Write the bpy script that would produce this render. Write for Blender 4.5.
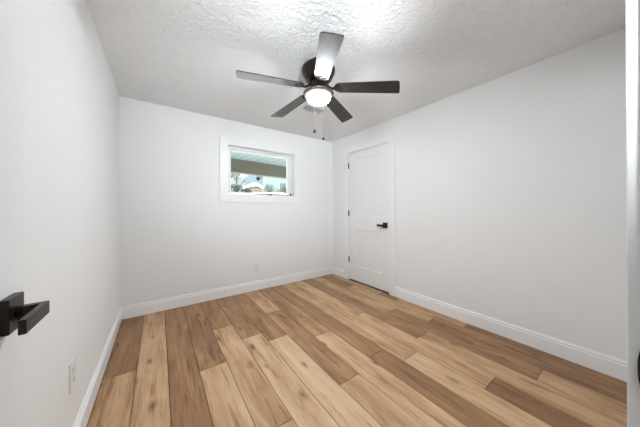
import bpy, bmesh, math, random
from mathutils import Vector, Matrix

for o in list(bpy.data.objects):
    bpy.data.objects.remove(o, do_unlink=True)
SC = bpy.context.scene
COL = SC.collection

# ---------------------------------------------------------------- dimensions
W, D, H = 2.851, 3.138, 2.34          # room: x 0..W, y 0..D, z 0..H
YW = -0.008                           # room face of the near (doorway) wall
WT = 0.12                             # wall thickness
HX0, HX1, HY0 = -1.9, 2.6, -1.35      # hall beyond the doorway
DL, DR = 0.03, 0.895                  # doorway opening in x

# ---------------------------------------------------------------- camera
cd = bpy.data.cameras.new('camera')
cam = bpy.data.objects.new('camera', cd)
COL.objects.link(cam)
cd.sensor_width = 36.0
cd.sensor_fit = 'HORIZONTAL'
cd.lens = 225.25 * 36.0 / 640.0
cd.shift_y = -(213.5 - 209.007) / 640.0
cd.clip_start = 0.02
cam.matrix_world = (Matrix.Translation((0.33088, 0.0, 1.1495))
                    @ Matrix.Rotation(-0.62171, 4, 'Z')
                    @ Matrix.Rotation(math.pi / 2, 4, 'X')
                    @ Matrix.Rotation(-0.0039, 4, 'Z'))
SC.camera = cam

# ---------------------------------------------------------------- sky, light, exposure
world = bpy.data.worlds.new('overcast_sky')
SC.world = world
world.use_nodes = True
bg = world.node_tree.nodes['Background']
bg.inputs['Color'].default_value = (0.78, 0.92, 0.97, 1)
bg.inputs['Strength'].default_value = 1.05

GLOBE_STRENGTH = 204.0
HALL_FILL_STRENGTH = 12.0

# winter sun from behind the house on to the snowy yard
sl = bpy.data.lights.new('sun', 'SUN'); sl.energy = 24.0; sl.angle = math.radians(1.0); sl.color = (1.0, 0.97, 0.92)
slo = bpy.data.objects.new('sun', sl); COL.objects.link(slo)
slo.rotation_euler = Vector((0.35, 0.75, -0.62)).to_track_quat('-Z', 'Y').to_euler()

# added unseen light behind the camera, an assumed bounce flash to brighten the ceiling
al = bpy.data.lights.new('added_ceiling_fill', 'AREA')
al.shape = 'DISK'; al.size = 0.40
al.spread = math.radians(84)
al.energy = 16.0; al.color = (0.88, 0.95, 1.0)
alo = bpy.data.objects.new('added_ceiling_fill', al); COL.objects.link(alo)
alo.location = (0.34, -0.60, 1.46)
_d = Vector((1.60, 1.75, 2.34)) - Vector((0.34, -0.60, 1.34))
alo.rotation_euler = _d.to_track_quat('-Z', 'Y').to_euler()

vs = SC.view_settings
vs.view_transform = 'Standard'
vs.look = 'None'
vs.gamma = 1.0
vs.exposure = 0.0
vs.use_curve_mapping = False

# ---------------------------------------------------------------- helpers
def srgb(r, g, b):
    f = lambda c: (c / 255 / 12.92) if c / 255 <= 0.04045 else ((c / 255 + 0.055) / 1.055) ** 2.4
    return (f(r), f(g), f(b), 1.0)

def mat(name, col, rough=0.5, metal=0.0, noise=0.0, nscale=40.0, bump=0.0, bscale=200.0, coat=0.0, ior=1.5):
    m = bpy.data.materials.new(name)
    m.use_nodes = True
    nt = m.node_tree
    b = nt.nodes['Principled BSDF']
    b.inputs['Base Color'].default_value = col
    b.inputs['Roughness'].default_value = rough
    b.inputs['Metallic'].default_value = metal
    b.inputs['Coat Weight'].default_value = coat
    b.inputs['IOR'].default_value = ior
    tc = nt.nodes.new('ShaderNodeTexCoord')
    if noise > 0:
        n = nt.nodes.new('ShaderNodeTexNoise')
        n.inputs['Scale'].default_value = nscale
        n.inputs['Detail'].default_value = 4
        nt.links.new(tc.outputs['Object'], n.inputs['Vector'])
        r = nt.nodes.new('ShaderNodeMapRange')
        r.inputs['To Min'].default_value = 1 - noise
        r.inputs['To Max'].default_value = 1 + noise
        nt.links.new(n.outputs['Fac'], r.inputs['Value'])
        mx = nt.nodes.new('ShaderNodeVectorMath')
        mx.operation = 'SCALE'
        mx.inputs[0].default_value = col[:3]
        nt.links.new(r.outputs['Result'], mx.inputs['Scale'])
        nt.links.new(mx.outputs['Vector'], b.inputs['Base Color'])
    if bump > 0:
        n2 = nt.nodes.new('ShaderNodeTexNoise')
        n2.inputs['Scale'].default_value = bscale
        n2.inputs['Detail'].default_value = 3
        nt.links.new(tc.outputs['Object'], n2.inputs['Vector'])
        bp = nt.nodes.new('ShaderNodeBump')
        bp.inputs['Strength'].default_value = bump
        bp.inputs['Distance'].default_value = 0.002
        nt.links.new(n2.outputs['Fac'], bp.inputs['Height'])
        nt.links.new(bp.outputs['Normal'], b.inputs['Normal'])
    return m

def ramp(nt, stops):
    r = nt.nodes.new('ShaderNodeValToRGB')
    e = r.color_ramp.elements
    e[0].position, e[0].color = stops[0]
    e[1].position, e[1].color = stops[-1]
    for p, c in stops[1:-1]:
        k = e.new(p); k.color = c
    return r

M = {}
M['wall'] = mat('wall_paint', (0.87, 0.87, 0.87, 1), 0.65, noise=0.01, nscale=3, bump=0.12, bscale=260)
M['trim'] = mat('trim_paint', (0.885, 0.888, 0.89, 1), 0.32)
M['baseboard'] = mat('baseboard_paint', (0.93, 0.935, 0.94, 1), 0.32)
M['door'] = mat('door_paint', (0.87, 0.87, 0.875, 1), 0.4)
M['vinyl'] = mat('window_vinyl', (0.86, 0.865, 0.86, 1), 0.35)
M['plastic'] = mat('white_plastic', (0.82, 0.82, 0.82, 1), 0.35)
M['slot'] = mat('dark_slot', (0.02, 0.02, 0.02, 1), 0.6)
M['bronze'] = mat('dark_bronze', (0.045, 0.036, 0.030, 1), 0.34, metal=0.85, noise=0.25, nscale=60)
M['knob'] = mat('black_wood_knob', (0.008, 0.007, 0.006, 1), 0.7, ior=1.2)
M['pan'] = mat('brushed_bronze_pan', (0.15, 0.125, 0.105, 1), 0.42, metal=0.7)
M['black'] = mat('black_metal', (0.030, 0.024, 0.019, 1), 0.36, metal=0.7)
M['gap_grey'] = mat('sash_gap_grey', (0.25, 0.24, 0.23, 1), 0.6)
M['chain'] = mat('pull_chain_metal', (0.05, 0.042, 0.035, 1), 0.4, metal=0.6)
M['metalwhite'] = mat('vent_enamel', (0.80, 0.80, 0.79, 1), 0.4)
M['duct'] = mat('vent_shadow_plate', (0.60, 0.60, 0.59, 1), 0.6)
M['snow'] = mat('snow', (0.90, 0.92, 0.95, 1), 0.9, noise=0.03, nscale=2, bump=0.4, bscale=6)
M['bark'] = mat('bark', (0.035, 0.03, 0.026, 1), 0.9, noise=0.3, nscale=8)
M['blue_siding'] = mat('blue_siding', (0.10, 0.145, 0.16, 1), 0.7)
M['house_trim'] = mat('house_trim', (0.19, 0.20, 0.20, 1), 0.7)
M['tan'] = mat('tan_boards', (0.085, 0.065, 0.048, 1), 0.8, noise=0.2, nscale=6)
M['darkleaf'] = mat('dark_evergreen', (0.02, 0.024, 0.018, 1), 0.9, noise=0.4, nscale=5)
M['dryleaf'] = mat('dry_shrub', (0.06, 0.048, 0.036, 1), 0.9, noise=0.3, nscale=5)
M['house_glass'] = mat('house_window', (0.06, 0.08, 0.09, 1), 0.1)
M['beam'] = mat('porch_beam_paint', srgb(122, 113, 96), 0.7, noise=0.06, nscale=4)

def ceiling_material():
    m = mat('textured_ceiling', (0.92, 0.92, 0.92, 1), 0.8)
    nt = m.node_tree
    b = nt.nodes['Principled BSDF']
    tc = nt.nodes.new('ShaderNodeTexCoord')
    n1 = nt.nodes.new('ShaderNodeTexNoise')
    n1.inputs['Scale'].default_value = 34; n1.inputs['Detail'].default_value = 5
    n1.inputs['Roughness'].default_value = 0.6; n1.inputs['Distortion'].default_value = 0.5
    n2 = nt.nodes.new('ShaderNodeTexNoise')
    n2.inputs['Scale'].default_value = 95; n2.inputs['Detail'].default_value = 3
    for n in (n1, n2): nt.links.new(tc.outputs['Object'], n.inputs['Vector'])
    r1 = ramp(nt, [(0.36, (0, 0, 0, 1)), (0.64, (1, 1, 1, 1))])
    nt.links.new(n1.outputs['Fac'], r1.inputs['Fac'])
    add = nt.nodes.new('ShaderNodeMath'); add.operation = 'MULTIPLY_ADD'
    nt.links.new(n2.outputs['Fac'], add.inputs[0]); add.inputs[1].default_value = 0.5
    nt.links.new(r1.outputs['Color'], add.inputs[2])
    bp = nt.nodes.new('ShaderNodeBump')
    bp.inputs['Strength'].default_value = 0.9; bp.inputs['Distance'].default_value = 0.0075
    nt.links.new(add.outputs['Value'], bp.inputs['Height'])
    nt.links.new(bp.outputs['Normal'], b.inputs['Normal'])
    return m
M['ceiling'] = ceiling_material()

def floor_material():
    m = bpy.data.materials.new('oak_planks')
    m.use_nodes = True
    nt = m.node_tree; L = nt.links.new
    b = nt.nodes['Principled BSDF']
    b.inputs['Roughness'].default_value = 0.45
    def math_(op, a, b_=None, c=None):
        n = nt.nodes.new('ShaderNodeMath'); n.operation = op
        for i, v in enumerate((a, b_, c)):
            if v is None: continue
            if isinstance(v, (int, float)): n.inputs[i].default_value = v
            else: L(v, n.inputs[i])
        return n.outputs[0]
    tc = nt.nodes.new('ShaderNodeTexCoord')
    at = nt.nodes.new('ShaderNodeAttribute'); at.attribute_name = 'plank'
    sep = nt.nodes.new('ShaderNodeSeparateColor')
    L(at.outputs['Color'], sep.inputs['Color'])          # R tone, G random id, B hue shift
    off = nt.nodes.new('ShaderNodeCombineXYZ')           # per plank offset of the grain
    L(math_('MULTIPLY', sep.outputs['Green'], 37.0), off.inputs['X'])
    L(math_('MULTIPLY', sep.outputs['Green'], 91.0), off.inputs['Y'])
    va = nt.nodes.new('ShaderNodeVectorMath'); va.operation = 'ADD'
    L(tc.outputs['Object'], va.inputs[0]); L(off.outputs[0], va.inputs[1])
    def tex(sx, sy, det, dist, rough=0.55, kind='ShaderNodeTexNoise'):
        mp = nt.nodes.new('ShaderNodeMapping'); mp.inputs['Scale'].default_value = (sx, sy, 1)
        L(va.outputs[0], mp.inputs['Vector'])
        n = nt.nodes.new(kind); n.inputs['Scale'].default_value = 1.0
        L(mp.outputs[0], n.inputs['Vector'])
        if kind == 'ShaderNodeTexNoise':
            n.inputs['Detail'].default_value = det; n.inputs['Distortion'].default_value = dist; n.inputs['Roughness'].default_value = rough
        return n
    broad = tex(11, 1.1, 3, 0.8).outputs['Fac']          # cathedral figure
    cloud = tex(7, 3.0, 3, 0.5).outputs['Fac']           # blotches
    fine = tex(130, 5.0, 5, 0.2, 0.7).outputs['Fac']     # pores and streaks
    vein = tex(26, 1.7, 3, 1.2).outputs['Fac']           # dark mineral veins
    v_r = ramp(nt, [(0.56, (0, 0, 0, 1)), (0.68, (1, 1, 1, 1))]); L(vein, v_r.inputs['Fac'])
    # knots: sparse elongated spots whose outline is broken by noise
    vo = tex(8.5, 3.4, 0, 0, kind='ShaderNodeTexVoronoi')
    d = math_('MULTIPLY_ADD', cloud, 0.30, math_('SUBTRACT', vo.outputs['Distance'], 0.15))
    d = math_('MULTIPLY_ADD', fine, 0.10, math_('SUBTRACT', d, 0.05))
    kn = ramp(nt, [(0.055, (1, 1, 1, 1)), (0.12, (0.45, 0.45, 0.45, 1)), (0.22, (0, 0, 0, 1))]); L(d, kn.inputs['Fac'])
    cs = nt.nodes.new('ShaderNodeSeparateColor'); L(vo.outputs['Color'], cs.inputs['Color'])
    knot = math_('MULTIPLY', kn.outputs['Color'], math_('GREATER_THAN', cs.outputs['Red'], 0.30))
    f = math_('MULTIPLY_ADD', broad, 0.75, sep.outputs['Red'])
    f = math_('MULTIPLY_ADD', cloud, 0.45, f)
    f = math_('MULTIPLY_ADD', fine, 0.62, f)
    f = math_('SUBTRACT', f, 0.91)
    f = math_('MULTIPLY_ADD', v_r.outputs['Color'], -0.26, f)
    base = ramp(nt, [(0.0, srgb(114, 78, 48)), (0.35, srgb(162, 122, 84)), (0.65, srgb(202, 166, 127)), (1.0, srgb(224, 199, 167))])
    L(f, base.inputs['Fac'])
    kx = nt.nodes.new('ShaderNodeMix'); kx.data_type = 'RGBA'
    L(math_('MULTIPLY', knot, 0.80), kx.inputs['Factor']); L(base.outputs['Color'], kx.inputs['A'])
    kx.inputs['B'].default_value = srgb(94, 58, 32)
    L(kx.outputs['Result'], b.inputs['Base Color'])
    bp = nt.nodes.new('ShaderNodeBump'); bp.inputs['Strength'].default_value = 0.12; bp.inputs['Distance'].default_value = 0.001
    L(fine, bp.inputs['Height']); L(bp.outputs['Normal'], b.inputs['Normal'])
    return m
M['floor'] = floor_material()
M['gap'] = mat('plank_gap', srgb(62, 44, 32), 0.8)

def blade_material():
    m = bpy.data.materials.new('walnut_blade')
    m.use_nodes = True
    nt = m.node_tree; L = nt.links.new
    b = nt.nodes['Principled BSDF']
    b.inputs['Roughness'].default_value = 0.52
    b.inputs['Coat Weight'].default_value = 0.5
    b.inputs['Coat Roughness'].default_value = 0.22
    b.inputs['IOR'].default_value = 1.33
    tc = nt.nodes.new('ShaderNodeTexCoord')
    mp = nt.nodes.new('ShaderNodeMapping'); mp.inputs['Scale'].default_value = (4, 90, 4)
    n = nt.nodes.new('ShaderNodeTexNoise'); n.inputs['Scale'].default_value = 1; n.inputs['Detail'].default_value = 4
    L(tc.outputs['Object'], mp.inputs['Vector']); L(mp.outputs[0], n.inputs['Vector'])
    r = ramp(nt, [(0.3, (0.006, 0.0045, 0.0035, 1)), (0.75, (0.022, 0.015, 0.011, 1))])
    L(n.outputs['Fac'], r.inputs['Fac']); L(r.outputs['Color'], b.inputs['Base Color'])
    return m
M['blade'] = blade_material()

def emit(name, col, s):
    m = bpy.data.materials.new(name); m.use_nodes = True
    nt = m.node_tree; nt.nodes.remove(nt.nodes['Principled BSDF'])
    e = nt.nodes.new('ShaderNodeEmission'); e.inputs['Color'].default_value = col; e.inputs['Strength'].default_value = s
    nt.links.new(e.outputs[0], nt.nodes['Material Output'].inputs['Surface'])
    return m
M['globe'] = emit('lit_opal_globe', (0.92, 0.97, 1.0, 1), GLOBE_STRENGTH)
M['hall_fill'] = emit('hall_fill_glow', (0.92, 0.97, 1.0, 1), HALL_FILL_STRENGTH)

def glass_material():
    m = bpy.data.materials.new('window_glass'); m.use_nodes = True
    nt = m.node_tree; nt.nodes.remove(nt.nodes['Principled BSDF']); L = nt.links.new
    t = nt.nodes.new('ShaderNodeBsdfTransparent'); t.inputs['Color'].default_value = (0.93, 0.965, 0.955, 1)
    g = nt.nodes.new('ShaderNodeBsdfGlossy'); g.inputs['Roughness'].default_value = 0.02
    f = nt.nodes.new('ShaderNodeFresnel'); f.inputs['IOR'].default_value = 1.45
    mx = nt.nodes.new('ShaderNodeMixShader')
    L(f.outputs[0], mx.inputs[0]); L(t.outputs[0], mx.inputs[1]); L(g.outputs[0], mx.inputs[2])
    L(mx.outputs[0], nt.nodes['Material Output'].inputs['Surface'])
    return m
M['glass'] = glass_material()

def slat_material():
    m = mat('porch_ceiling_boards', srgb(180, 190, 188), 0.7)
    nt = m.node_tree; b = nt.nodes['Principled BSDF']
    tc = nt.nodes.new('ShaderNodeTexCoord'); sx = nt.nodes.new('ShaderNodeSeparateXYZ')
    nt.links.new(tc.outputs['Object'], sx.inputs[0])
    ml = nt.nodes.new('ShaderNodeMath'); ml.operation = 'MULTIPLY'; ml.inputs[1].default_value = 5.0
    fr = nt.nodes.new('ShaderNodeMath'); fr.operation = 'FRACT'
    nt.links.new(sx.outputs['X'], ml.inputs[0]); nt.links.new(ml.outputs[0], fr.inputs[0])
    r = ramp(nt, [(0.06, srgb(105, 116, 112)), (0.12, srgb(180, 190, 188)), (1.0, srgb(180, 190, 188))])
    nt.links.new(fr.outputs[0], r.inputs[0]); nt.links.new(r.outputs[0], b.inputs['Base Color'])
    return m
M['slats'] = slat_material()

def siding_bump():
    m = M['blue_siding']; nt = m.node_tree; b = nt.nodes['Principled BSDF']
    tc = nt.nodes.new('ShaderNodeTexCoord'); wv = nt.nodes.new('ShaderNodeTexWave')
    wv.bands_direction = 'Z'; wv.wave_profile = 'SAW'; wv.inputs['Scale'].default_value = 2.2
    nt.links.new(tc.outputs['Object'], wv.inputs['Vector'])
    bp = nt.nodes.new('ShaderNodeBump'); bp.inputs['Strength'].default_value = 0.5
    nt.links.new(wv.outputs['Fac'], bp.inputs['Height']); nt.links.new(bp.outputs['Normal'], b.inputs['Normal'])
siding_bump()

# --- mesh helpers
def box(bm, x0, x1, y0, y1, z0, z1, bevel=0.0, mi=0):
    vs_ = [bm.verts.new((x, y, z)) for x in (x0, x1) for y in (y0, y1) for z in (z0, z1)]
    idx = [(0, 1, 3, 2), (4, 6, 7, 5), (0, 4, 5, 1), (2, 3, 7, 6), (0, 2, 6, 4), (1, 5, 7, 3)]
    fs = [bm.faces.new([vs_[i] for i in f]) for f in idx]
    for f in fs: f.material_index = mi
    if bevel > 0:
        es = list({e for f in fs for e in f.edges})
        bmesh.ops.bevel(bm, geom=es, offset=bevel, segments=2, profile=0.6, affect='EDGES')
    return fs

def lathe(bm, prof, seg=48, c=(0, 0, 0), cap=False):
    """profile of (radius, z); poles closed"""
    rings = []
    for r, z in prof:
        if r < 1e-6:
            rings.append([bm.verts.new((c[0], c[1], c[2] + z))])
        else:
            rings.append([bm.verts.new((c[0] + r * math.cos(2 * math.pi * k / seg), c[1] + r * math.sin(2 * math.pi * k / seg), c[2] + z)) for k in range(seg)])
    for a, b in zip(rings, rings[1:]):
        for k in range(seg):
            k2 = (k + 1) % seg
            if len(a) == 1 and len(b) == 1: continue
            if len(a) == 1: bm.faces.new((a[0], b[k], b[k2]))
            elif len(b) == 1: bm.faces.new((a[k], b[0], a[k2]))
            else: bm.faces.new((a[k], b[k], b[k2], a[k2]))
    if cap:
        for r_ in (rings[0], rings[-1]):
            if len(r_) > 2: bm.faces.new(r_)

def tube(bm, pts, rads, seg=8):
    pts = [Vector(p) for p in pts]
    if not hasattr(rads, '__len__'): rads = [rads] * len(pts)
    prev = None; first = None; last = None
    for i, p in enumerate(pts):
        d = (pts[min(i + 1, len(pts) - 1)] - pts[max(i - 1, 0)]).normalized()
        up = Vector((0, 0, 1)) if abs(d.z) < 0.9 else Vector((1, 0, 0))
        a = d.cross(up).normalized(); b = d.cross(a)
        ring = [bm.verts.new(p + (a * math.cos(2 * math.pi * k / seg) + b * math.sin(2 * math.pi * k / seg)) * rads[i]) for k in range(seg)]
        if prev:
            for k in range(seg):
                bm.faces.new((prev[k], prev[(k + 1) % seg], ring[(k + 1) % seg], ring[k]))
        else: first = ring
        prev = ring; last = ring
    bm.faces.new(first); bm.faces.new(last)

def prism(bm, outline, axis, a0, a1):
    """extrude closed 2D outline along an axis ('x','y','z') from a0 to a1"""
    def P(u, v, w):
        return {'x': (w, u, v), 'y': (u, w, v), 'z': (u, v, w)}[axis]
    A = [bm.verts.new(P(u, v, a0)) for u, v in outline]
    B = [bm.verts.new(P(u, v, a1)) for u, v in outline]
    n = len(outline)
    for k in range(n):
        bm.faces.new((A[k], A[(k + 1) % n], B[(k + 1) % n], B[k]))
    bm.faces.new(A); bm.faces.new(B)

def obj(name, bm, m, parent=None, smooth=False, loc=None, rotz=None):
    bmesh.ops.recalc_face_normals(bm, faces=bm.faces[:])
    me = bpy.data.meshes.new(name)
    bm.to_mesh(me); bm.free()
    for mm in (m if isinstance(m, (list, tuple)) else [m]): me.materials.append(mm)
    if smooth:
        me.shade_smooth() if smooth is True else me.set_sharp_from_angle(angle=math.radians(smooth))
        if smooth is not True:
            pass
    o = bpy.data.objects.new(name, me)
    COL.objects.link(o)
    if parent: o.parent = parent
    if loc: o.location = loc
    if rotz is not None: o.rotation_euler.z = rotz
    return o

def empty(name, loc=(0, 0, 0), rotz=0.0):
    o = bpy.data.objects.new(name, None)
    o.empty_display_size = 0.1
    COL.objects.link(o); o.location = loc; o.rotation_euler = (0, 0, rotz)
    return o

def tag(o, label, cat, group=None):
    o['label'] = label; o['category'] = cat
    if group: o['group'] = group
    return o

def struct(o, label=None, cat=None):
    o['kind'] = 'structure'
    if label: o['label'] = label
    if cat: o['category'] = cat
    return o

B = bmesh.new

# ================================================================ ROOM SHELL
# --- floor: individually toned planks (tone 0 dark .. 1 pale), one mesh
rnd = random.Random(7)
PW, X0 = 0.181, 0.02
DK, MD, ML, LT, PL = 0.08, 0.22, 0.42, 0.62, 0.74
LAY = {   # row: list of (far end y of plank, tone) going from the back wall towards the viewer
 -1: [(3.2, MD), (1.2, LT)],
 0: [(3.2, 0.06), (2.09, 0.52), (0.75, MD)],
 1: [(3.2, 0.56), (0.95, 0.30)],
 2: [(3.2, 0.17), (0.95, LT)],
 3: [(3.2, 0.16), (1.80, 0.62), (0.5, MD)],
 4: [(3.2, 0.20), (2.34, 0.60), (1.097, 0.52)],
 5: [(3.2, 0.22), (2.02, 0.66)],
 6: [(3.2, 0.22), (1.86, 0.72), (0.45, MD)],
 7: [(3.2, 0.56), (2.365, 0.24), (1.124, 0.52)],
 8: [(3.2, 0.26), (1.68, 0.64), (0.2, LT)],
 9: [(3.2, 0.20), (1.20, 0.10)],
 10: [(3.2, 0.50), (1.02, 0.68)],
 11: [(3.2, 0.52), (1.75, 0.55), (0.555, 0.10)],
 12: [(3.2, 0.14), (1.123, 0.56)],
 13: [(3.2, 0.50), (1.606, 0.12), (0.385, 0.48)],
 14: [(3.2, 0.14), (2.46, 0.52), (1.23, 0.10)],
 15: [(3.2, 0.45), (2.02, 0.10), (1.75, 0.46), (0.97, 0.08)],
}
bm = B()
lay = bm.loops.layers.float_color.new('plank')
def plank(x0, x1, y0, y1, tone):
    g, t = 0.0012, 0.0016
    rid = rnd.random()
    c = (tone, rid, rnd.random(), 1)
    top = [bm.verts.new(p) for p in ((x0 + g + t, y0 + g + t, 0), (x1 - g - t, y0 + g + t, 0), (x1 - g - t, y1 - g - t, 0), (x0 + g + t, y1 - g - t, 0))]
    bot = [bm.verts.new(p) for p in ((x0 + g, y0 + g, -0.003), (x1 - g, y0 + g, -0.003), (x1 - g, y1 - g, -0.003), (x0 + g, y1 - g, -0.003))]
    fs = [bm.faces.new(top)] + [bm.faces.new((bot[k], bot[(k + 1) % 4], top[(k + 1) % 4], top[k])) for k in range(4)]
    for f in fs:
        for l in f.loops: l[lay] = c
for r in range(-11, 16):
    xa, xb = X0 + PW * r, X0 + PW * (r + 1)
    rows = list(LAY.get(r, [(-0.06, rnd.choice((DK, MD, LT)))]))
    if r <= -2: rows = [(-0.06, rnd.choice((DK, MD, LT, PL)))]
    y = rows[-1][0]
    y = min(y, 0.75)
    while y > HY0:                       # carry each row on into the hall
        y -= rnd.uniform(0.95, 1.4)
        rows.append((y, rnd.choice((DK, MD, ML, LT, LT))))
    for k in range(len(rows) - 1):
        plank(xa, xb, max(rows[k + 1][0], HY0), rows[k][0], 0.17 + 0.72 * rows[k][1])
bfs = box(bm, HX0, W + 0.5, HY0, D + 0.08, -0.06, -0.003, mi=1)
fl = struct(obj('floor', bm, [M['floor'], M['gap']]))

def wall(name, boxes, m='wall'):
    bm = B()
    for b_ in boxes: box(bm, *b_)
    return struct(obj(name, bm, M[m]))

# window hole in the back wall
WX0, WX1, WZ0, WZ1 = 1.075, 2.085, 1.338, 2.015
T = WT
wall('wall_back', [(-T, WX0, D, D + T, -0.06, H), (WX1, W + T, D, D + T, -0.06, H),
                   (WX0, WX1, D, D + T, -0.06, WZ0), (WX0, WX1, D, D + T, WZ1, H)])
wall('wall_left', [(-T, 0, YW - WT, D, -0.06, H)])
# closet doorway in the right wall
CY0, CY1, CZ1 = 1.905, 2.722, 2.062
wall('wall_right', [(W, W + T, YW - WT, CY0, -0.003, H), (W, W + T, CY1, D, -0.003, H), (W, W + T, CY0, CY1, CZ1, H)])
wall('wall_front', [(0, DL, YW - WT, YW, -0.003, H), (DR, W, YW - WT, YW, -0.003, H), (DL, DR, YW - WT, YW, 2.062, H),
                    (HX0, -T, YW - WT, YW, -0.003, H)])
wall('wall_hall', [(HX0 - T, W + T, HY0 - T, HY0, -0.06, H), (HX0 - T, HX0, HY0, YW, -0.06, H), (HX1, HX1 + T, HY0, YW - WT, -0.003, H)])
wall('wall_closet', [(W + 0.5, W + 0.55, CY0 - .2, CY1 + .2, -0.003, H), (W + T, W + 0.5, CY0 - .25, CY0 - .2, -0.003, H),
                     (W + T, W + 0.5, CY1 + .2, CY1 + .25, -0.003, H)])
bm = B(); box(bm, HX0 - T, W + 0.55, HY0 - T, D + T, H, H + 0.1)
struct(obj('ceiling', bm, M['ceiling']))

# --- baseboards with a stepped top
BH, BT = 0.132, 0.015
PROF = [(0, 0), (BT, 0), (BT, 0.101), (BT - 0.006, 0.105), (BT - 0.006, 0.111), (BT - 0.003, 0.115), (BT - 0.004, 0.122), (BT - 0.009, 0.127), (BT - 0.010, BH), (0, BH)]
def baseboard(name, segs):
    """segs: (axis, start, end, wall position, direction into the room)"""
    bm = B()
    for ax, a, b_, pos, sg in segs:
        prism(bm, [(pos + sg * u, z) for u, z in PROF], 'y' if ax == 'y' else 'x', a, b_)
    return struct(obj(name, bm, M['baseboard']))
baseboard('baseboard_back', [('x', 0, W, D, -1)])
baseboard('baseboard_left', [('y', YW, D - BT, 0, 1)])
CAS = 0.092
baseboard('baseboard_right', [('y', YW + BT, CY0 + 0.006 - CAS, W, -1), ('y', CY1 - 0.006 + CAS, D - BT, W, -1)])
baseboard('baseboard_front', [('x', DR + 0.005 + CAS, W - BT, YW, 1)])

# --- closet door casing and jamb
bm = B()
j = 0.006
ct = 0.019
box(bm, W - ct, W, CY0 + j - CAS, CY0 + j, 0, CZ1 - j + CAS, 0.0015)
box(bm, W - ct, W, CY1 - j, CY1 - j + CAS, 0, CZ1 - j + CAS, 0.0015)
box(bm, W - ct, W, CY0 + j, CY1 - j, CZ1 - j, CZ1 - j + CAS, 0.0015)
jt = 0.014
box(bm, W, W + T, CY0, CY0 + jt, 0, CZ1); box(bm, W, W + T, CY1 - jt, CY1, 0, CZ1); box(bm, W, W + T, CY0 + jt, CY1 - jt, CZ1 - jt, CZ1)
box(bm, W + 0.042, W + 0.055, CY0 + jt, CY0 + jt + 0.012, 0, CZ1 - jt)
box(bm, W + 0.042, W + 0.055, CY1 - jt - 0.012, CY1 - jt, 0, CZ1 - jt)
struct(obj('trim_1', bm, M['trim']))

bm = B(); box(bm, W + 0.002, W + 0.10, CY0 + jt, CY1 - jt, 0, 0.004)  # dark strip added to deepen the shade in the gap under the door
struct(obj('door_gap_shade', bm, M['slot']))

# --- entry doorway jamb and casing (room side)
bm = B()
box(bm, DR + 0.005, DR + 0.005 + CAS, YW, YW + 0.015, 0, 2.062 + CAS, 0.0015)
box(bm, DL - 0.028, DR + 0.005, YW, YW + 0.015, 2.062, 2.062 + CAS, 0.0015)
box(bm, DL - 0.028, DL - 0.003, YW, YW + 0.015, BH, 2.062, 0.001)
box(bm, DR, DR + 0.016, YW - WT, YW, 0, 2.056, 0.001)
box(bm, DL - 0.001, DL + 0.004, YW - WT, YW, 0, 2.056)
box(bm, DL + 0.004, DR, YW - WT, YW, 2.046, 2.061)
tr2 = struct(obj('trim_2', bm, M['trim']))
bm = B()   # strike plate with a curved lip
zc = 0.918
out = []
for k in range(13):
    a = math.pi * (k / 12) - math.pi / 2
    out.append((YW + 0.000 + 0.010 * math.cos(a) * 0.6, zc + 0.033 * math.sin(a)))
out += [(YW - 0.036, zc + 0.033), (YW - 0.036, zc - 0.033)]
prism(bm, out, 'x', DR - 0.002, DR + 0.0005)
obj('strike_plate', bm, M['black'], tr2)

# ================================================================ DOORS
def panel_door_mesh(w, h, t, panels, z0=0.0):
    """local: u 0..w along the width, v 0..-t in depth (front faces +v at v=0), z from z0"""
    bm = B()
    us = sorted({0, w} | {p[0] for p in panels} | {p[1] for p in panels})
    zs = sorted({z0, h} | {p[2] for p in panels} | {p[3] for p in panels})
    for v, sg in ((0.0, -1), (-t, 1)):
        for i in range(len(us) - 1):
            for k in range(len(zs) - 1):
                a, b_, c, d = us[i], us[i + 1], zs[k], zs[k + 1]
                if any(abs(p[0] - a) < 1e-6 and abs(p[2] - c) < 1e-6 for p in panels):
                    s, dp = 0.012, 0.011
                    o_ = [(a, c), (b_, c), (b_, d), (a, d)]
                    n_ = [(a + s, c + s), (b_ - s, c + s), (b_ - s, d - s), (a + s, d - s)]
                    m_ = [(a + 0.003, c + 0.003), (b_ - 0.003, c + 0.003), (b_ - 0.003, d - 0.003), (a + 0.003, d - 0.003)]
                    V0 = [bm.verts.new((x, v, z)) for x, z in o_]
                    V1 = [bm.verts.new((x, v + sg * 0.007, z)) for x, z in m_]
                    V2 = [bm.verts.new((x, v + sg * dp, z)) for x, z in n_]
                    for A_, B_ in ((V0, V1), (V1, V2)):
                        for q in range(4): bm.faces.new((A_[q], A_[(q + 1) % 4], B_[(q + 1) % 4], B_[q]))
                    bm.faces.new(V2)
                else:
                    bm.faces.new([bm.verts.new((x, v, z)) for x, z in ((a, c), (b_, c), (b_, d), (a, d))])
    for (a, b_) in (((0, z0), (w, z0)), ((w, z0), (w, h)), ((w, h), (0, h)), ((0, h), (0, z0))):
        bm.faces.new([bm.verts.new(q) for q in ((a[0], 0, a[1]), (b_[0], 0, b_[1]), (b_[0], -t, b_[1]), (a[0], -t, a[1]))])
    bmesh.ops.remove_doubles(bm, verts=bm.verts[:], dist=1e-5)
    return bm

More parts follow.
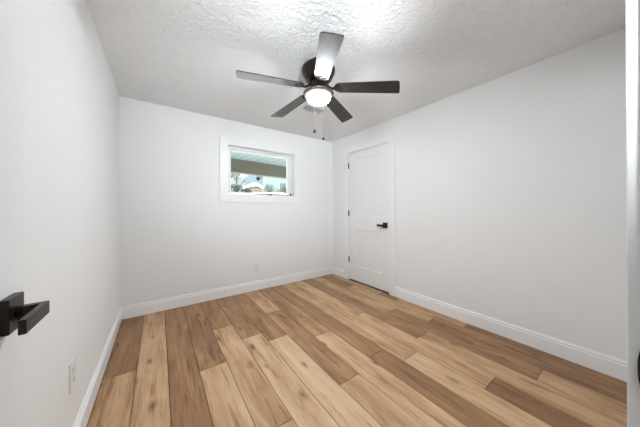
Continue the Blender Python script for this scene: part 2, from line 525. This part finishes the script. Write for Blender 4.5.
def lever_handle(parent, u, z, v, sg, du):
    """square rose and flat angular lever; v door face, sg outward direction, du lever direction along u"""
    h = bpy.data.objects.new('lever_handle', None); COL.objects.link(h); h.parent = parent
    h.empty_display_size = 0.05
    h['label'] = 'black angular lever handle on a square rose'
    bm = B()
    a, b_ = sorted((v, v + sg * 0.0155))
    box(bm, u - 0.033, u + 0.033, a, b_, z - 0.038, z + 0.036, 0.0018)
    obj('rose', bm, M['black'], h)
    bm = B()
    n = 24
    rr = [[bm.verts.new((u + 0.0125 * math.cos(2 * math.pi * k / n), v + sg * q, z + 0.0125 * math.sin(2 * math.pi * k / n))) for k in range(n)] for q in (0.015, 0.023)]
    for k in range(n): bm.faces.new((rr[0][k], rr[0][(k + 1) % n], rr[1][(k + 1) % n], rr[1][k]))
    bm.faces.new(rr[1])
    obj('collar', bm, M['black'], h)
    bm = B()
    e = -du * 0.012
    o1 = [(u + e, v + sg * 0.017), (u + e, v + sg * 0.060), (u + du * 0.104, v + sg * 0.060), (u + du * 0.104, v + sg * 0.049),
          (u + du * 0.002, v + sg * 0.049), (u + du * 0.006, v + sg * 0.017)]
    prism(bm, o1, 'z', z - 0.0175, z + 0.0110)
    bmesh.ops.recalc_face_normals(bm, faces=bm.faces[:])
    bmesh.ops.bevel(bm, geom=bm.edges[:], offset=0.0012, segments=2, profile=0.6, affect='EDGES')
    obj('lever', bm, M['black'], h)
    return h

def hinge(parent, u, v, z):
    bm = B()
    tube(bm, [(u, v, z - 0.046), (u, v, z + 0.046)], 0.0065, 12)
    for zz in (-0.028, -0.0095, 0.0095, 0.028):
        pass
    box(bm, u - 0.012, u + 0.012, v - 0.0065, v - 0.003, z - 0.045, z + 0.045)
    tube(bm, [(u, v, z + 0.046), (u, v, z + 0.050)], 0.0045, 10)
    tube(bm, [(u, v, z - 0.050), (u, v, z - 0.046)], 0.0045, 10)
    return obj('hinge', bm, M['black'], parent)

# closet door: front faces -x.  local u -> -y (from hinge at y=CY1), front v -> -x
c_w = CY1 - CY0 - 2 * jt - 0.006
dr1 = empty('door_1', (W + 0.003, CY1 - jt - 0.003, 0))
struct(dr1, 'closed white two-panel closet door in the right wall', 'door')
# rotate so local +x = -y and local +y = ... (front +v must face -x)
dr1.rotation_euler = (0, 0, -math.pi / 2)
# with rotz -90: local x -> -y world, local y -> +x world; so the front must face local -y: mirror v
pan = [(0.135, c_w - 0.135, 0.245, 0.826), (0.135, c_w - 0.135, 1.030, 1.936)]
bm = panel_door_mesh(c_w, 2.044, 0.035, pan, 0.020)
for v_ in bm.verts: v_.co.y = -v_.co.y
obj('slab', bm, M['door'], dr1)
lever_handle(dr1, c_w - 0.062, 0.924, 0.0, -1, -1)
for hz in (1.848, 1.082, 0.333):
    hinge(dr1, -0.001, -0.004, hz)

# entry door: open 90 degrees, lying along the left wall. face towards +x at x=0.060
e_w = 0.856
dr2 = empty('door_2', (0.060, 0.003, 0))
struct(dr2, 'open white entry door against the left wall, its edge at the photo left', 'door')
dr2.rotation_euler = (0, 0, math.pi / 2)        # local x -> +y, local y -> -x ; face must be local -y
pan = [(0.135, e_w - 0.135, 0.245, 0.826), (0.135, e_w - 0.135, 1.030, 1.936)]
bm = panel_door_mesh(e_w, 2.044, 0.035, pan, 0.014)
for v_ in bm.verts: v_.co.y = -v_.co.y
obj('slab', bm, M['door'], dr2)
lever_handle(dr2, e_w - 0.062, 0.9245, 0.0, -1, -1)
bm = B(); box(bm, e_w - 0.0005, e_w + 0.0012, 0.005, 0.030, 0.9205 - 0.028, 0.9205 + 0.028)
box(bm, e_w, e_w + 0.009, 0.011, 0.024, 0.9205 - 0.011, 0.9205 + 0.011)
obj('latch_plate', bm, M['black'], dr2)
for hz in (1.848, 1.082, 0.333):
    bm = B(); box(bm, -0.003, -0.0005, 0.003, 0.030, hz - 0.045, hz + 0.045)
    tube(bm, [(-0.004, 0.034, hz - 0.046), (-0.004, 0.034, hz + 0.046)], 0.006, 10)
    obj('hinge', bm, M['black'], dr2)

# ================================================================ WINDOW
win = struct(empty('window_1', (WX0, D, WZ0)), 'small white awning window high on the back wall', 'window')
def wobj(name, bm, m, parent=win):
    for v_ in bm.verts: v_.co -= Vector((WX0, D, WZ0))
    return obj(name, bm, m, parent)
bm = B()
c0 = 0.098
box(bm, WX0 - c0, WX0, D - 0.020, D, WZ0 - c0 + 0.004, WZ1 + c0, 0.0015)
box(bm, WX1, WX1 + c0, D - 0.020, D, WZ0 - c0 + 0.004, WZ1 + c0, 0.0015)
box(bm, WX0, WX1, D - 0.020, D, WZ1, WZ1 + c0, 0.0015)
box(bm, WX0, WX1, D - 0.020, D, WZ0 - c0 + 0.004, WZ0, 0.0015)
wobj('casing', bm, M['trim'])
bm = B()   # jamb liner in the wall thickness
l = 0.010
box(bm, WX0, WX0 + l, D - 0.012, D + 0.06, WZ0, WZ1); box(bm, WX1 - l, WX1, D - 0.012, D + 0.06, WZ0, WZ1)
box(bm, WX0 + l, WX1 - l, D - 0.012, D + 0.06, WZ1 - l, WZ1); box(bm, WX0 + l, WX1 - l, D - 0.012, D + 0.06, WZ0, WZ0 + l)
wobj('window_jamb', bm, M['trim'])
bm = B()   # fixed outer frame
a = 0.020
fy0, fy1 = D + 0.052, D + 0.115
box(bm, WX0, WX0 + l + a, fy0, fy1, WZ0, WZ1, 0.002); box(bm, WX1 - l - a, WX1, fy0, fy1, WZ0, WZ1, 0.002)
box(bm, WX0 + l + a, WX1 - l - a, fy0, fy1, WZ1 - l - a, WZ1, 0.002); box(bm, WX0 + l + a, WX1 - l - a, fy0, fy1, WZ0, WZ0 + l + a - 0.004, 0.002)
wobj('window_frame', bm, M['vinyl'])
bm = B()   # sash
sx0, sx1, sz0, sz1 = WX0 + l + a + 0.003, WX1 - l - a - 0.003, WZ0 + l + a + 0.001, WZ1 - l - a - 0.003
gx0, gx1, gz0, gz1 = 1.133, 1.989, 1.388, 1.948
sy0, sy1 = D + 0.060, D + 0.098
box(bm, sx0, gx0, sy0, sy1, sz0, sz1, 0.003); box(bm, gx1, sx1, sy0, sy1, sz0, sz1, 0.003)
box(bm, gx0 - .001, gx1 + .001, sy0, sy1, gz1, sz1, 0.003); box(bm, gx0 - .001, gx1 + .001, sy0, sy1, sz0, gz0, 0.003)
sash = wobj('sash', bm, M['vinyl'])
bm = B(); box(bm, gx0 - .004, gx1 + .004, D + 0.076, D + 0.080, gz0 - .004, gz1 + .004)
wobj('glass_pane', bm, M['glass'], sash)
bm = B()   # grey strip coloured as the shadow gap along the bottom of the sash
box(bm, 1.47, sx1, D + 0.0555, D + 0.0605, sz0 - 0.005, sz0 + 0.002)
wobj('sash_gap_shade', bm, M['gap_grey'])
bm = B()   # folding crank operator on the bottom rail
box(bm, 1.655, 1.725, D + 0.040, D + 0.054, WZ0 + l + 0.010, WZ0 + l + 0.022, 0.003)
tube(bm, [(1.66, D + 0.036, WZ0 + l + 0.018), (1.72, D + 0.034, WZ0 + l + 0.021)], 0.004, 8)
wobj('crank_handle', bm, M['bronze'])
bm = B(); box(bm, 2.030, 2.050, D + 0.035, D + 0.054, WZ0 + l + 0.012, WZ0 + l + 0.046, 0.003)
wobj('sash_lock', bm, M['black'])

# ================================================================ CEILING FAN
HX, HY, HZ = 1.387, 1.488, 2.127
fan = tag(empty('ceiling_fan', (HX, HY, H)), 'dark bronze flush ceiling fan with five walnut blades and lit globe', 'ceiling fan')
def fz(z): return z - H
bm = B()
lathe(bm, [(0.0, fz(H)), (0.066, fz(H)), (0.070, fz(2.312)), (0.098, fz(2.304)), (0.122, fz(2.294)), (0.133, fz(2.283)), (0.1355, fz(2.270)), (0.134, fz(2.257)), (0.128, fz(2.240)), (0.119, fz(2.224)),
           (0.110, fz(2.208)), (0.101, fz(2.192)), (0.090, fz(2.182)), (0.074, fz(2.176)), (0.0, fz(2.176))], 56)
hs = obj('motor_housing', bm, M['bronze'], fan, smooth=35)
for k in range(20):   # vent slots around the lower cone
    R = Matrix.Rotation(2 * math.pi * k / 20, 4, 'Z')
    bm = B()
    tube(bm, [R @ Vector((0.1125, 0, fz(2.216))), R @ Vector((0.1020, 0, fz(2.1945)))], 0.0045, 6)
    obj('vent_slot', bm, M['slot'], hs)
bm = B()
lathe(bm, [(0.0, fz(2.178)), (0.062, fz(2.178)), (0.066, fz(2.172)), (0.066, fz(2.128)), (0.058, fz(2.120)), (0.050, fz(2.108)), (0.0, fz(2.108))], 40)
rot = obj('flywheel', bm, M['bronze'], fan, smooth=35)
for k in range(15):
    R = Matrix.Rotation(2 * math.pi * k / 15, 4, 'Z')
    bm = B()
    tube(bm, [R @ Vector((0.0675, 0, fz(2.165))), R @ Vector((0.0675, 0, fz(2.134)))], 0.003, 6)
    obj('fin', bm, M['chain'], rot)
bm = B()   # light kit pan
lathe(bm, [(0.0, fz(2.112)), (0.055, fz(2.112)), (0.080, fz(2.106)), (0.104, fz(2.097)), (0.118, fz(2.087)), (0.1235, fz(2.082)), (0.122, fz(2.077)), (0.099, fz(2.0585)), (0.0965, fz(2.0585)), (0.0965, fz(2.068)), (0.0, fz(2.072))], 64)
obj('light_pan', bm, M['pan'], fan, smooth=40)
bm = B()
gz0 = 2.063
gp = [(0.095, fz(gz0 + 0.004)), (0.0955, fz(gz0 - 0.004))]
for k in range(1, 13):
    a = math.pi / 2 * k / 12
    gp.append((0.0955 * math.cos(a) ** 0.64 if k < 12 else 0.0, fz(gz0) - 0.004 - 0.053 * math.sin(a)))
lathe(bm, gp, 64)
gl = obj('globe', bm, M['globe'], fan, smooth=True)
gl['label'] = 'glowing white opal glass globe'
# blade mesh: local x outwards, y sideways, underside at z=0
def blade_outline():
    o = []
    r0, r1 = 0.132, 0.624
    w0, w1 = 0.053, 0.067
    # rounded root
    for k in range(9):
        a = math.pi / 2 + math.pi / 2 * k / 8
        o.append((r0 + 0.045 + 0.045 * math.cos(a), w0 - 0.045 + 0.045 * math.sin(a)))
    for k in range(9):
        a = math.pi + math.pi / 2 * k / 8
        o.append((r0 + 0.045 + 0.045 * math.cos(a), -w0 + 0.045 + 0.045 * math.sin(a)))
    # tip: slightly bowed end, one corner rounder than the other
    ra, rb = 0.026, 0.012
    tip = lambda y: r1 + 0.016 + 0.14 * (y - w1) - 0.9 * (y - 0.01) ** 2
    for k in range(6):
        a = -math.pi / 2 + math.radians(78) * k / 5
        o.append((tip(-w1 + ra) - ra + ra * math.cos(a), -w1 + ra + ra * math.sin(a)))
    for k in range(1, 6):
        y = -w1 + ra + (2 * w1 - ra - rb) * k / 6
        o.append((tip(y), y))
    for k in range(6):
        a = math.radians(5) + math.radians(85) * k / 5
        o.append((tip(w1 - rb) - rb + rb * math.cos(a), w1 - rb + rb * math.sin(a)))
    return o
bm = B()
prism(bm, blade_outline(), 'z', 0.0, 0.006)
me_b = obj('blade', bm, M['blade'], fan)
def iron_mesh():
    bm = B()
    tube(bm, [(0.050, 0, 0.024), (0.075, 0, 0.020), (0.100, 0, 0.002), (0.120, 0, -0.005), (0.150, 0, -0.005)], [0.009, 0.009, 0.008, 0.008, 0.006], 8)
    # three-finger plate under the blade root
    prism(bm, [(0.118, -0.012), (0.150, -0.034), (0.172, -0.034), (0.176, -0.022), (0.160, -0.010), (0.190, -0.008), (0.196, 0.0), (0.190, 0.008),
               (0.160, 0.010), (0.176, 0.022), (0.172, 0.034), (0.150, 0.034), (0.118, 0.012)], 'z', -0.005, -0.0005)
    for x, y in ((0.166, -0.027), (0.166, 0.027), (0.186, 0.0)):
        lathe(bm, [(0, -0.009), (0.004, -0.008), (0.0055, -0.005), (0.0055, -0.003)], 10, (x, y, 0))
    return bm
ir = obj('blade_iron', iron_mesh(), M['bronze'], fan)
pitch = math.radians(-9.99)
parts_ = [(me_b, ir)]
for k in range(5):
    if k == 0: b_, i_ = me_b, ir
    else:
        b_, i_ = me_b.copy(), ir.copy()
        COL.objects.link(b_); COL.objects.link(i_); b_.parent = fan; i_.parent = fan
    for q in (b_, i_):
        q.matrix_local = Matrix.Translation((0, 0, HZ - H)) @ Matrix.Rotation(math.radians(241.37 + 72 * k), 4, 'Z') @ Matrix.Rotation(math.radians((4.05, 5.5, 4.05, 4.05, 4.05)[k]), 4, 'Y') @ Matrix.Rotation(pitch, 4, 'X')
# pull chains
for nm, lat, zend in (('c', -0.034, 1.822), ('d', 0.038, 1.755)):
    fwv = Vector((0.5824, 0.8129)); rt = Vector((0.8129, -0.5824))
    p = fwv * 0.113 + rt * lat
    p = p.normalized() * 0.1245
    bm = B()
    n = int((2.088 - zend - 0.02) / 0.012)
    tube(bm, [(p.x, p.y, fz(2.084)), (p.x, p.y, fz(zend + 0.016))], 0.0005, 6)
    for q in range(n):
        bmesh.ops.create_icosphere(bm, subdivisions=1, radius=0.0011, matrix=Matrix.Translation((p.x, p.y, fz(2.084 - q * 0.012))))
    ch = obj('pull_chain', bm, M['chain'], fan)
    bm = B()
    s = 1.3 if nm == 'c' else 0.95
    lathe(bm, [(0, 0.020 * s), (0.003, 0.019 * s), (0.0045, 0.014 * s), (0.009 * s, 0.007 * s), (0.0105 * s, 0), (0.009 * s, -0.007 * s), (0.005 * s, -0.011 * s), (0, -0.012 * s)], 16, (p.x, p.y, fz(zend)))
    obj('chain_knob', bm, M['knob'], ch, smooth=True)

# ================================================================ CEILING VENT
vt = tag(empty('ceiling_vent', (1.835, 2.225, H)), 'white louvred register in the ceiling just behind the fan', 'vent')
bm = B()
hx, hy = 0.145, 0.082
for (x0, x1, y0, y1) in ((-hx, -hx + 0.022, -hy, hy), (hx - 0.022, hx, -hy, hy), (-hx + 0.022, hx - 0.022, -hy, -hy + 0.022), (-hx + 0.022, hx - 0.022, hy - 0.022, hy)):
    box(bm, x0, x1, y0, y1, -0.008, 0.0, 0.002)
obj('vent_frame', bm, M['metalwhite'], vt)
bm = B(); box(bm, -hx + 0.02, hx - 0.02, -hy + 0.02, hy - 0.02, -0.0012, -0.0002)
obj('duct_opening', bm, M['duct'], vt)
for k in range(7):
    y = -hy + 0.031 + k * 0.0167
    bm = B()
    prism(bm, [(y - 0.006, -0.0075), (y - 0.005, -0.0085), (y + 0.006, -0.0025), (y + 0.005, -0.0015)], 'x', -hx + 0.02, hx - 0.02)
    obj('louvre', bm, M['metalwhite'], vt)

# ================================================================ OUTLETS
def outlet(loc, rotz, label, s=1.0):
    """local: plate in the x-z plane facing -y"""
    t = tag(empty('wall_outlet', loc, rotz), label, 'outlet', None)
    bm = B(); box(bm, -0.036 * s, 0.036 * s, -0.006, 0, -0.058 * s, 0.058 * s, 0.0022)
    obj('cover_plate', bm, M['plastic'], t)
    for zz in (0.0195 * s, -0.0195 * s):
        bm = B()
        o_ = [(0.0165 * s * math.cos(2 * math.pi * k / 20), zz + max(-0.0125 * s, min(0.0125 * s, 0.0165 * s * math.sin(2 * math.pi * k / 20)))) for k in range(20)]
        prism(bm, o_, 'y', -0.0085, -0.005)
        rc = obj('receptacle', bm, M['plastic'], t)
        bm = B()
        box(bm, -0.0075, -0.0055, -0.0089, -0.0083, zz - 0.001, zz + 0.008); box(bm, 0.0055, 0.0075, -0.0089, -0.0083, zz - 0.001, zz + 0.008)
        box(bm, -0.002, 0.002, -0.0089, -0.0083, zz - 0.009, zz - 0.005)
        obj('slots', bm, M['slot'], rc)
    bm = B(); lathe(bm, [(0, -0.0008), (0.0028, -0.0004), (0.003, 0.0004)], 12)
    for v_ in bm.verts: v_.co = Vector((v_.co.x, -0.0062 + v_.co.z, v_.co.y))
    obj('screw', bm, M['plastic'], t)
    return t
outlet((1.469, D, 0.322), 0, 'white duplex outlet low on the back wall below the window')
outlet((0.0, 1.523, 0.385), math.pi / 2, 'white duplex outlet low on the left wall above the baseboard', 1.12)

# ================================================================ HALL FILL LIGHT, added out of view to brighten the room
hl = tag(empty('hall_fill_light', (-0.25, -0.62, H)), 'added fill light, white and flush, out of view in the hall outside the doorway', 'fill light')
bm = B(); lathe(bm, [(0, 0), (0.19, 0), (0.195, -0.02), (0.185, -0.03), (0.0, -0.03)], 48)
obj('fill_light_base', bm, M['metalwhite'], hl, smooth=35)
bm = B(); lathe(bm, [(0.182, -0.030), (0.178, -0.050), (0.15, -0.066), (0.08, -0.076), (0, -0.078)], 48)
obj('diffuser', bm, M['hall_fill'], hl, smooth=True)

# ================================================================ OUTSIDE
# snowy yard rising away from the house
bm = B()
ys = [D + T, D + 0.6, D + 2.5, D + 5, D + 9, D + 12, D + 20, D + 60]
zs = [-0.25, -0.25, -0.2, 0.4, 1.7, 2.30, 2.38, 2.6]
xs = [-25 + 2.5 * k for k in range(27)]
rs = random.Random(3)
grid = [[bm.verts.new((x, y, z + (rs.uniform(-.06, .06) if y > D + 5 else 0))) for x in xs] for y, z in zip(ys, zs)]
for a_, b_ in zip(grid, grid[1:]):
    for k in range(len(xs) - 1): bm.faces.new((a_[k], a_[k + 1], b_[k + 1], b_[k]))
g = obj('ground', bm, M['snow'], smooth=True); struct(g)

pr = tag(empty('porch_roof', (2.4, D + T + 0.25, 2.37), math.radians(8)), 'porch roof seen through the window, pale boarded ceiling and greige beam', 'porch')
def pobj(name, bm, m):
    for v_ in bm.verts: v_.co -= Vector((2.4, D + T, 2.37))
    return obj(name, bm, m, pr)
bm = B(); box(bm, -1.5, 7.5, D + T + 0.1, D + 2.75, 2.37, 2.45)
pobj('ceiling_boards', bm, M['slats'])
bm = B()
box(bm, -1.5, 7.5, D + 2.30, D + 2.42, 2.10, 2.37, 0.004); box(bm, -1.5, 7.5, D + 2.28, D + 2.50, 2.045, 2.10, 0.004)
pobj('beam', bm, M['beam'])
for px_ in (-1.2, 6.9):
    bm = B(); box(bm, px_ - 0.07, px_ + 0.07, D + 2.32, D + 2.46, -0.22, 2.05, 0.005)
    pobj('post', bm, M['beam'])
# dark round thing hanging below the beam
fd = tag(empty('hanging_ornament', (2.46, D + 2.62, 2.045)), 'small dark round ornament hanging below the porch beam', 'ornament')
bm = B(); tube(bm, [(0, 0, 0), (0, 0, -0.05)], 0.004, 6)
obj('hook', bm, M['black'], fd)
bm = B(); lathe(bm, [(0, -0.045), (0.03, -0.055), (0.055, -0.085), (0.05, -0.115), (0.025, -0.135), (0, -0.14)], 16)
obj('body', bm, M['black'], fd, smooth=True)

# pale blue house
hb = tag(empty('neighbour_house', (7.6, D + 15.2, 2.3)), 'pale blue house beyond the yard, right in the window', 'house')
bm = B(); box(bm, 0, 6.5, 0, 5, -0.4, 2.2)
obj('wall', bm, M['blue_siding'], hb)
bm = B()
prism(bm, [(-0.5, 2.15), (2.5, 3.5), (5.5, 2.15), (5.5, 2.30), (2.5, 3.66), (-0.5, 2.30)], 'x', -0.4, 6.9)
obj('roof', bm, M['snow'], hb)
bm = B(); box(bm, -0.02, 0.07, -0.02, 0.08, -0.4, 2.2)
obj('corner_board', bm, M['house_trim'], hb)
for wx in (1.75, 4.2):
    bm = B(); box(bm, wx - 0.36, wx + 0.36, -0.06, 0.0, 0.40, 1.25)
    wf = obj('window', bm, M['house_trim'], hb)
    bm = B(); box(bm, wx - 0.30, wx + 0.30, -0.07, -0.055, 0.46, 1.19)
    obj('pane', bm, M['house_glass'], wf)

# shed with snow on its roof
sh = tag(empty('garden_shed', (6.25, D + 13.5, 2.3)), 'low tan shed with thick snow on its roof, middle of the window', 'shed')
bm = B(); box(bm, -0.50, 0.50, 0, 1.0, -0.3, 0.45)
obj('wall', bm, M['tan'], sh)
bm = B()
prism(bm, [(-0.66, 0.42), (0, 0.66), (0.66, 0.42), (0.66, 0.56), (0.0, 0.86), (-0.66, 0.56)], 'y', -0.15, 1.15)
bmesh.ops.bevel(bm, geom=bm.edges[:], offset=0.05, segments=2, affect='EDGES')
obj('roof', bm, M['snow'], sh)
# tan low fence at the right
fn = tag(empty('yard_fence', (8.5, D + 13, 2.3)), 'low tan board fence in front of the blue house', 'fence')
for k in range(12):
    bm = B(); box(bm, -0.75 + k * 0.22, -0.75 + k * 0.22 + 0.19, 0, 0.03, -0.2, 0.36 + 0.015 * (k % 3))
    obj('board', bm, M['tan'], fn)
bm = B(); box(bm, -0.78, 1.9, 0.03, 0.07, 0.1, 0.17); box(bm, -0.78, 1.9, -0.02, 0.05, 0.37, 0.41)
obj('rail', bm, M['tan'], fn)

def shrub(loc, r, h, m, label, seed, n=260):
    rr = random.Random(seed)
    t = tag(empty('shrub', loc), label, 'shrub', 'shrubs in the snowy yard')
    bm = B()
    for k in range(10):
        a = rr.uniform(0, 6.28); d = rr.uniform(0.2, 0.9) * r
        tube(bm, [(0, 0, -0.2), (math.cos(a) * d * .5, math.sin(a) * d * .5, h * .5), (math.cos(a) * d, math.sin(a) * d, h * rr.uniform(.7, 1.0))], [0.025, 0.015, 0.006], 5)
    obj('stems', bm, M['bark'], t)
    bm = B()
    for k in range(n):
        a = rr.uniform(0, 6.28); d = r * math.sqrt(rr.random()); z = h * (0.1 + 0.9 * rr.random() * (1 - 0.5 * (d / r) ** 2))
        c = Vector((math.cos(a) * d, math.sin(a) * d, z)); s = rr.uniform(0.035, 0.08)
        u = Vector((rr.uniform(-1, 1), rr.uniform(-1, 1), rr.uniform(-1, 1))).normalized(); v = u.orthogonal().normalized()
        bm.faces.new([bm.verts.new(c + q) for q in (u * s, v * s * .6, -u * s, -v * s * .6)])
    obj('foliage', bm, m, t)
shrub((4.62, D + 12.6, 2.3), 0.45, 0.62, M['darkleaf'], 'dark evergreen shrub at the left edge of the window view', 1)
shrub((5.42, D + 12.9, 2.3), 0.36, 0.36, M['darkleaf'], 'low dark shrub beside the shed', 2, 160)
shrub((7.0, D + 12.6, 2.3), 0.46, 0.80, M['dryleaf'], 'dry brown shrub in front of the shed', 3)
shrub((8.05, D + 12.2, 2.3), 0.36, 0.62, M['dryleaf'], 'dry brown shrub left of the tan fence', 4, 200)

def bare_tree(loc, h, label, seed):
    rr = random.Random(seed)
    t = tag(empty('bare_tree', loc), label, 'tree', 'bare trees beyond the yard')
    bt, bb = B(), B()
    def grow(bm, p, d, L, r, depth):
        q = p + d * L
        mid = p + d * L * .5 + Vector((rr.uniform(-1, 1), rr.uniform(-1, 1), 0)) * L * .04
        tube(bm, [p, mid, q], [r, r * .85, r * .65], 5)
        if depth == 0: return
        for k in range(3 if depth > 1 else 4):
            nd = (d + Vector((rr.uniform(-1, 1), rr.uniform(-1, 1), rr.uniform(-.25, .6))) * .75).normalized()
            st = p + d * L * rr.uniform(.55, 1.0)
            grow(bb, st, nd, L * rr.uniform(.55, .75), r * .5, depth - 1)
    grow(bt, Vector((0, 0, -0.3)), Vector((rr.uniform(-.08, .08), 0, 1)).normalized(), h * .38, h * .016, 4)
    obj('trunk', bt, M['bark'], t); obj('branches', bb, M['bark'], t)
for k, (x, y, h, lb) in enumerate(((4.55, 14.2, 4.2, 'leftmost bare tree in the window view'), (6.05, 17.4, 5.0, 'second bare tree from the left in the window view'),
                                   (7.0, 21.4, 4.6, 'bare tree left of the snowy shed roof'), (9.9, 24.8, 6.2, 'bare tree straight behind the snowy shed roof'),
                                   (12.2, 28.5, 7.0, 'bare tree between the shed and the blue house'))):
    bare_tree((x, D + y, 2.3), h, lb, 20 + k)
